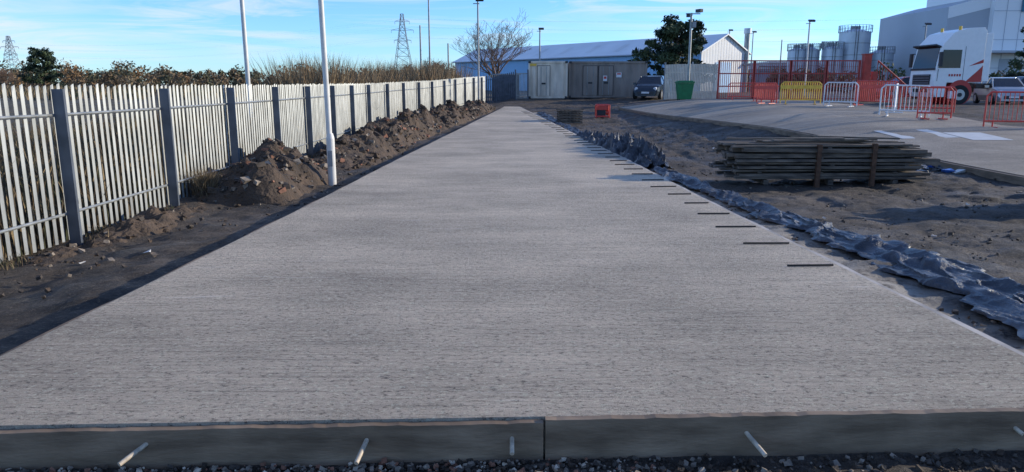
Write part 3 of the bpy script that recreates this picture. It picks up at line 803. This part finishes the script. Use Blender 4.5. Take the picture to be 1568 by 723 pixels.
# ---------------------------------------------------------------- cars
def car(name,x,y,head,paint,s=1.0):
    O=Ob(name);g=G(x,y);ca,sa=math.cos(head),math.sin(head)
    T=lambda a,b_,z:(x+(a*ca-b_*sa)*s,y+(a*sa+b_*ca)*s,g+z*s)
    st=[(-2.0,.70,.62,.64,.66),(-1.93,.83,.92,.96,.74),(-1.6,.87,.97,1.40,.62),(-.9,.89,.95,1.50,.62),(-.2,.89,.94,1.52,.62),(.35,.89,.93,1.46,.61),(1.1,.88,.92,.98,.70),(1.7,.84,.82,.87,.66),(1.95,.76,.68,.70,.6),(2.04,.66,.45,.5,.55)]
    ring=[]
    for (a,w,zb,zr,wr) in st:
        ring.append([T(a,-w*.92,.2),T(a,-w-.02,.5 if zb>.5 else .35),T(a,-w,zb),T(a,-wr,zr),T(a,wr,zr),T(a,w,zb),T(a,w+.02,.5 if zb>.5 else .35),T(a,w*.92,.2)])
    O.part('bodywork')
    for i in range(len(st)-1):
        A=ring[i];B_=ring[i+1]
        for j in range(8):
            gl=(j in(2,4) and 1<=i<=5) or (j==3 and i in(1,5))
            O.mesh([A[j],A[(j+1)%8],B_[(j+1)%8],B_[j]],[(0,1,2,3)],glass if gl else paint,not gl)
    O.poly(ring[0],paint);O.poly(ring[-1][::-1],paint)
    O.part('pillars')
    for a in(-.95,.0):
        for sg in(-1,1):O.cyl(T(a,sg*.892,.94),T(a,sg*.63,1.49),.03*s,paint,n=5)
    for sg in(-1,1):
        O.cyl(T(1.1,sg*.79,.95),T(.35,sg*.63,1.47),.035*s,paint,n=5);O.cyl(T(-1.9,sg*.79,.95),T(-1.6,sg*.63,1.41),.05*s,paint,n=5)
    O.part('wheels')
    for a in(-1.28,1.28):
        for sg in(-1,1):
            O.cyl(T(a,sg*.72,.31),T(a,sg*.93,.31),.31*s,tyre,n=18);O.cyl(T(a,sg*.925,.31),T(a,sg*.94,.31),.19*s,silver,n=12)
    O.part('lights')
    for sg in(-1,1):
        O.cyl(T(1.84,sg*.64,.66),T(1.99,sg*.6,.64),.12*s,lampw,n=10);O.cyl(T(-1.97,sg*.7,.8),T(-1.9,sg*.7,.8),.1*s,redpl,n=8)
    O.part('grille')
    c=T(2.03,0,.4);O.box(c,(.06*s,1.0*s,.18*s),darkm,rz=head);c=T(2.055,0,.42);O.box(c,(.02*s,.5*s,.11*s),whtpl,rz=head)
    O.part('mirrors')
    for sg in(-1,1):O.box(T(.75,sg*1.0,1.0),(.12*s,.2*s,.14*s),paint,rz=head)
    O.build()
car('parked_car',10.15,54.2,math.radians(-112),dkcar,1.08)
car('parked_car',26.9,41.0,math.radians(-105),silver,.95)
car('parked_car',30.8,45.0,math.radians(180),dkcar)
car('parked_car',35.8,47.0,math.radians(175),silver)
car('parked_car',27.3,52.0,math.radians(180),redv)
# ---------------------------------------------------------------- lorry
Tk=Ob('lorry');tx,ty=22.6,40.0;g=G(tx,ty)
T=lambda a,b_,z:(tx+a*1.08,ty+b_,g+z*1.03)
Tk.part('cab')
prof=[(.12,.38),(.0,.6),(-.02,1.2),(.02,1.75),(.22,2.95),(.32,3.15),(.75,3.66),(1.4,3.86),(2.2,3.9),(2.32,3.7),(2.32,1.12),(.62,1.12),(.55,.38)]
Tk.prism(prof,0,2.5,whitev,T)
Tk.part('windscreen')
Tk.mesh([T(.005,.12,1.82),T(.005,2.38,1.82),T(.18,2.3,2.9),T(.18,.2,2.9)],[(0,1,2,3)],glass)
Tk.mesh([T(-.03,.02,1.86),T(-.03,2.48,1.86),T(-.03,2.48,1.76),T(-.03,.02,1.76)],[(0,1,2,3)],darkm)
Tk.box(T(.08,1.25,2.98),(.35,2.3,.09),darkm,ry=.35)
Tk.part('side_windows')
for v_ in(-.008,2.508):
    Tk.poly([T(.12,v_,1.86),T(.28,v_,2.78),T(1.2,v_,2.78),T(1.2,v_,1.86)],glass)
    Tk.poly([T(1.36,v_*1.0,1.2),T(1.38,v_,1.2),T(1.38,v_,2.95),T(1.36,v_,2.95)],darkm)
    Tk.poly([T(.10,v_,1.2),T(.12,v_,1.2),T(.14,v_,1.8),T(.11,v_,1.8)],darkm)
Tk.part('livery')
Tk.poly([T(1.5,-.009,1.15),T(2.31,-.009,1.15),T(2.31,-.009,2.0),T(2.1,-.009,1.75)],redv)
Tk.poly([T(1.6,-.009,1.95),T(2.31,-.009,2.3),T(2.31,-.009,2.12)],redv)
for k in range(5):Tk.box(T(.7+k*.13,-.012,1.5),(.09,.008,.12),redv)
Tk.part('grille')
Tk.box(T(-.04,1.25,1.28),(.05,1.7,.55),darkm)
for k in range(4):Tk.box(T(-.075,1.25,1.1+k*.13),(.03,1.66,.03),greypole)
Tk.box(T(-.035,1.25,.72),(.05,1.4,.2),darkm);Tk.box(T(-.05,1.25,.9),(.03,.5,.11),yelpl)
for b_ in(.3,2.2):Tk.box(T(-.03,b_,.85),(.08,.4,.2),lampw)
Tk.part('mirrors')
for v_ in(-.22,2.72):Tk.box(T(.08,v_,2.3),(.14,.2,.75),darkm);Tk.box(T(.16,v_+(.12 if v_<0 else -.12),2.65),(.06,.25,.05),darkm)
Tk.part('wheel_arches')
Tk.cyl(T(1.3,-.01,.62),T(1.3,2.51,.62),.66,redv,n=24);Tk.box(T(.95,-.02,.5),(.5,.06,.4),whitev)
Tk.part('wheels')
def whl(u_):
    for v0,v1 in((-.03,.32),(2.18,2.53)):
        Tk.cyl(T(u_,v0,.5),T(u_,v1,.5),.52,tyre,n=24);vo=v0 if v0<1 else v1;sg=-1 if v0<1 else 1
        Tk.cyl(T(u_,vo+sg*.01,.5),T(u_,vo-sg*.02,.5),.29,silver,n=16);Tk.cyl(T(u_,vo+sg*.06,.5),T(u_,vo,.5),.11,darkm,n=10)
whl(1.3);whl(6.6)
Tk.part('chassis')
for v_ in(.8,1.7):Tk.box(T(4.9,v_,.95),(5.2,.12,.28),darkm)
Tk.box(T(4.8,.3,.62),(1.1,.5,.5),silver);Tk.box(T(6.6,.3,1.12),(1.3,.55,.05),darkm);Tk.cyl(T(6.2,1.25,1.1),T(6.2,1.25,1.25),.5,darkm,n=16)
Tk.part('exhaust_and_deflectors');Tk.box(T(2.5,.04,2.4),(.35,.05,2.5),whitev);Tk.box(T(2.5,2.46,2.4),(.35,.05,2.5),whitev)
Tk.part('beacon');Tk.cyl(T(1.2,.4,3.72),T(1.2,.4,3.98),.08,yelpl);Tk.cyl(T(1.2,2.1,3.72),T(1.2,2.1,3.98),.08,yelpl)
Tk.build(bevel=.02)
# ---------------------------------------------------------------- silos
def silo(x,y,r,H,dome,rail=True,base=.75):
    x*=.978
    O=Ob('storage_silo');O.part('shell');n=28
    O.cyl((x,y,base),(x,y,base+H),r,silom,n=n);O.cyl((x,y,base+H),(x,y,base+H+dome),r,silom,r1=r*.25,n=n)
    O.part('bands')
    for k in range(1,5):O.cyl((x,y,base+H*k/5),(x,y,base+H*k/5+.1),r+.03,galv,n=n,cap=False)
    O.part('ladder')
    for dx in(-.2,.2):O.cyl((x+dx-r*.3,y-r-.05,base),(x+dx-r*.3,y-r-.05,base+H+1),.04,darkm,n=4)
    if rail:
        O.part('railing')
        for k in range(n):
            a=2*math.pi*k/n;b_=2*math.pi*(k+1)/n
            c=lambda t,z:(x+math.cos(t)*(r+.1),y+math.sin(t)*(r+.1),base+H+z)
            O.cyl(c(a,-.1),c(a,1.0),.04,greypole,n=4)
            for z in(.5,1.0):O.cyl(c(a,z),c(b_,z),.035,greypole,n=4)
        O.box((x,y,base+H+dome+.2),(r*.6,.5,.5),greypole)
    O.build()
silo(55.6,120,2.35,9.0,.5);silo(46.3,120,1.3,6.2,.4);silo(48.9,121,1.5,6.3,.5);silo(51.8,119,1.5,6.4,.4);silo(60.6,121,1.9,5.8,.6);silo(53.4,124,1.2,6.8,.4)
pb=Ob('process_building');pb.part('walls');pb.box((50,128,2.4),(20,6,3.6),greyb)
pb.part('roof');pb.box((50,128,4.3),(20.4,6.4,.2),roofm);pb.part('pipework')
for k in range(12):pb.cyl((41+k*1.9,124.6,.7),(41+k*1.9,124.6,3+random.random()*3.4),.13,galv)
pb.cyl((41,124.5,4.6),(62,124.5,4.6),.15,galv);pb.cyl((41,124.4,3.8),(62,124.4,3.8),.1,greypole);pb.build()
# ---------------------------------------------------------------- right white building
Wb=Ob('white_factory_building')
Wb.part('low_block_walls')
x0,x1=63.0,69.0;y0=110
Wb.mesh([(x0,y0,.7),(x1,y0,.7),(x1,y0,14.2),(x0,y0,12.6),(x0,y0+20,.7),(x1,y0+20,.7),(x1,y0+20,14.2),(x0,y0+20,12.6)],[(0,1,2,3),(4,7,6,5),(0,3,7,4),(3,2,6,7)],greyb)
Wb.mesh([(x0,y0-.05,11.0),(x1-.02,y0-.05,12.5),(x1-.02,y0-.05,14.25),(x0,y0-.05,12.65)],[(0,1,2,3)],whiteb)
Wb.part('tall_block_walls');Wb.box((82.3,118,9.0),(26.6,18,17.),whiteb)
Wb.part('cladding_joints')
for k in range(12):Wb.box((70.8+k*2,108.97,9),(.05,.05,17),greyb)
for z in(4,8,12):Wb.box((82.3,108.96,z),(26.6,.05,.06),greyb)
Wb.part('canopy');Wb.box((71.3,107.5,6.2),(9,3.4,.3),greyb)
Wb.part('roller_doors')
for k in range(3):Wb.box((72.3+k*5,108.94,3),(3.4,.08,4.6),greyb)
Wb.part('roof_trim');Wb.box((82.3,118,17.6),(27,18.4,.3),greyb)
Wb.build()
Sn=Ob('wall_sign');Sn.part('board');Sn.box((76.4,108.8,13.0),(7.2,.12,2.3),teal);Sn.build()
tcu=bpy.data.curves.new('sign_lettering','FONT');tcu.body='ARGE';tcu.size=1.7;tcu.extrude=.02
to=bpy.data.objects.new('sign_lettering',tcu);to.location=(73.3,108.7,12.3);to.rotation_euler=(math.pi/2,0,0);scene.collection.objects.link(to);tcu.materials.append(whtpl)
so=bpy.data.objects['wall_sign'];wm=so.location.copy();to.parent=so;to.location=Vector(to.location)-wm
Wh=Ob('grey_warehouse');Wh.part('walls');Wh.box((62,150,3.2),(26,14,5),greyb);Wh.part('roof');Wh.box((62,150,5.8),(26.6,14.6,.25),roofm);Wh.build()
# ---------------------------------------------------------------- sky, sun
EL=math.radians(15);AZ=math.radians(76)
w=bpy.data.worlds.new('World');scene.world=w;w.use_nodes=True;nt=w.node_tree;L=nt.links
bg=nt.nodes['Background'];sk=nd(nt,'ShaderNodeTexSky');sk.sky_type='NISHITA';sk.sun_disc=False
sk.sun_elevation=EL;sk.sun_rotation=AZ;sk.air_density=.9;sk.dust_density=0.05;sk.ozone_density=3.6
tc=nd(nt,'ShaderNodeTexCoord')
def wn(sc,st,det,ds=0):
    mp=nd(nt,'ShaderNodeMapping');mp.inputs['Scale'].default_value=st;mp.inputs['Rotation'].default_value=(0,.12,.4);L.new(tc.outputs['Generated'],mp.inputs['Vector'])
    n=nd(nt,'ShaderNodeTexNoise');n.inputs['Scale'].default_value=sc;n.inputs['Detail'].default_value=det;n.inputs['Roughness'].default_value=.62;n.inputs['Distortion'].default_value=ds
    L.new(mp.outputs[0],n.inputs['Vector']);return n.outputs['Fac']
cf=mth('MULTIPLY',ramp(wn(3.6,(1,1.4,12),10,1.0),[(.46,0.),(.66,1.)]),ramp(wn(1.9,(1,1,2.5),3),[(.36,0.),(.54,1.)]))
tint=mix(1.0,sk.outputs[0],(.92,1.28,1.80),'MULTIPLY')
c=mix(mth('MULTIPLY',cf,.75),tint,(5.7,6.1,6.5))
L.new(c,bg.inputs['Color']);bg.inputs['Strength'].default_value=.15
sl=bpy.data.lights.new('sun','SUN');sl.energy=5;sl.angle=math.radians(.5);sl.color=(1,.90,.73)
so=bpy.data.objects.new('sun',sl);scene.collection.objects.link(so);so.location=(30,10,20)
so.rotation_euler=Vector((math.cos(EL)*math.sin(AZ),math.cos(EL)*math.cos(AZ),math.sin(EL))).to_track_quat('Z','Y').to_euler()
# ---------------------------------------------------------------- camera
cd=bpy.data.cameras.new('camera');cd.sensor_width=36;cd.lens=36*1120/1568;cd.clip_start=.05;cd.clip_end=9000
co=bpy.data.objects.new('camera',cd);co.location=(0,0,CAMZ);co.rotation_euler=(math.radians(90-11.75),0,0);scene.collection.objects.link(co);scene.camera=co
scene.view_settings.view_transform='Standard';scene.view_settings.look='None';scene.view_settings.exposure=0
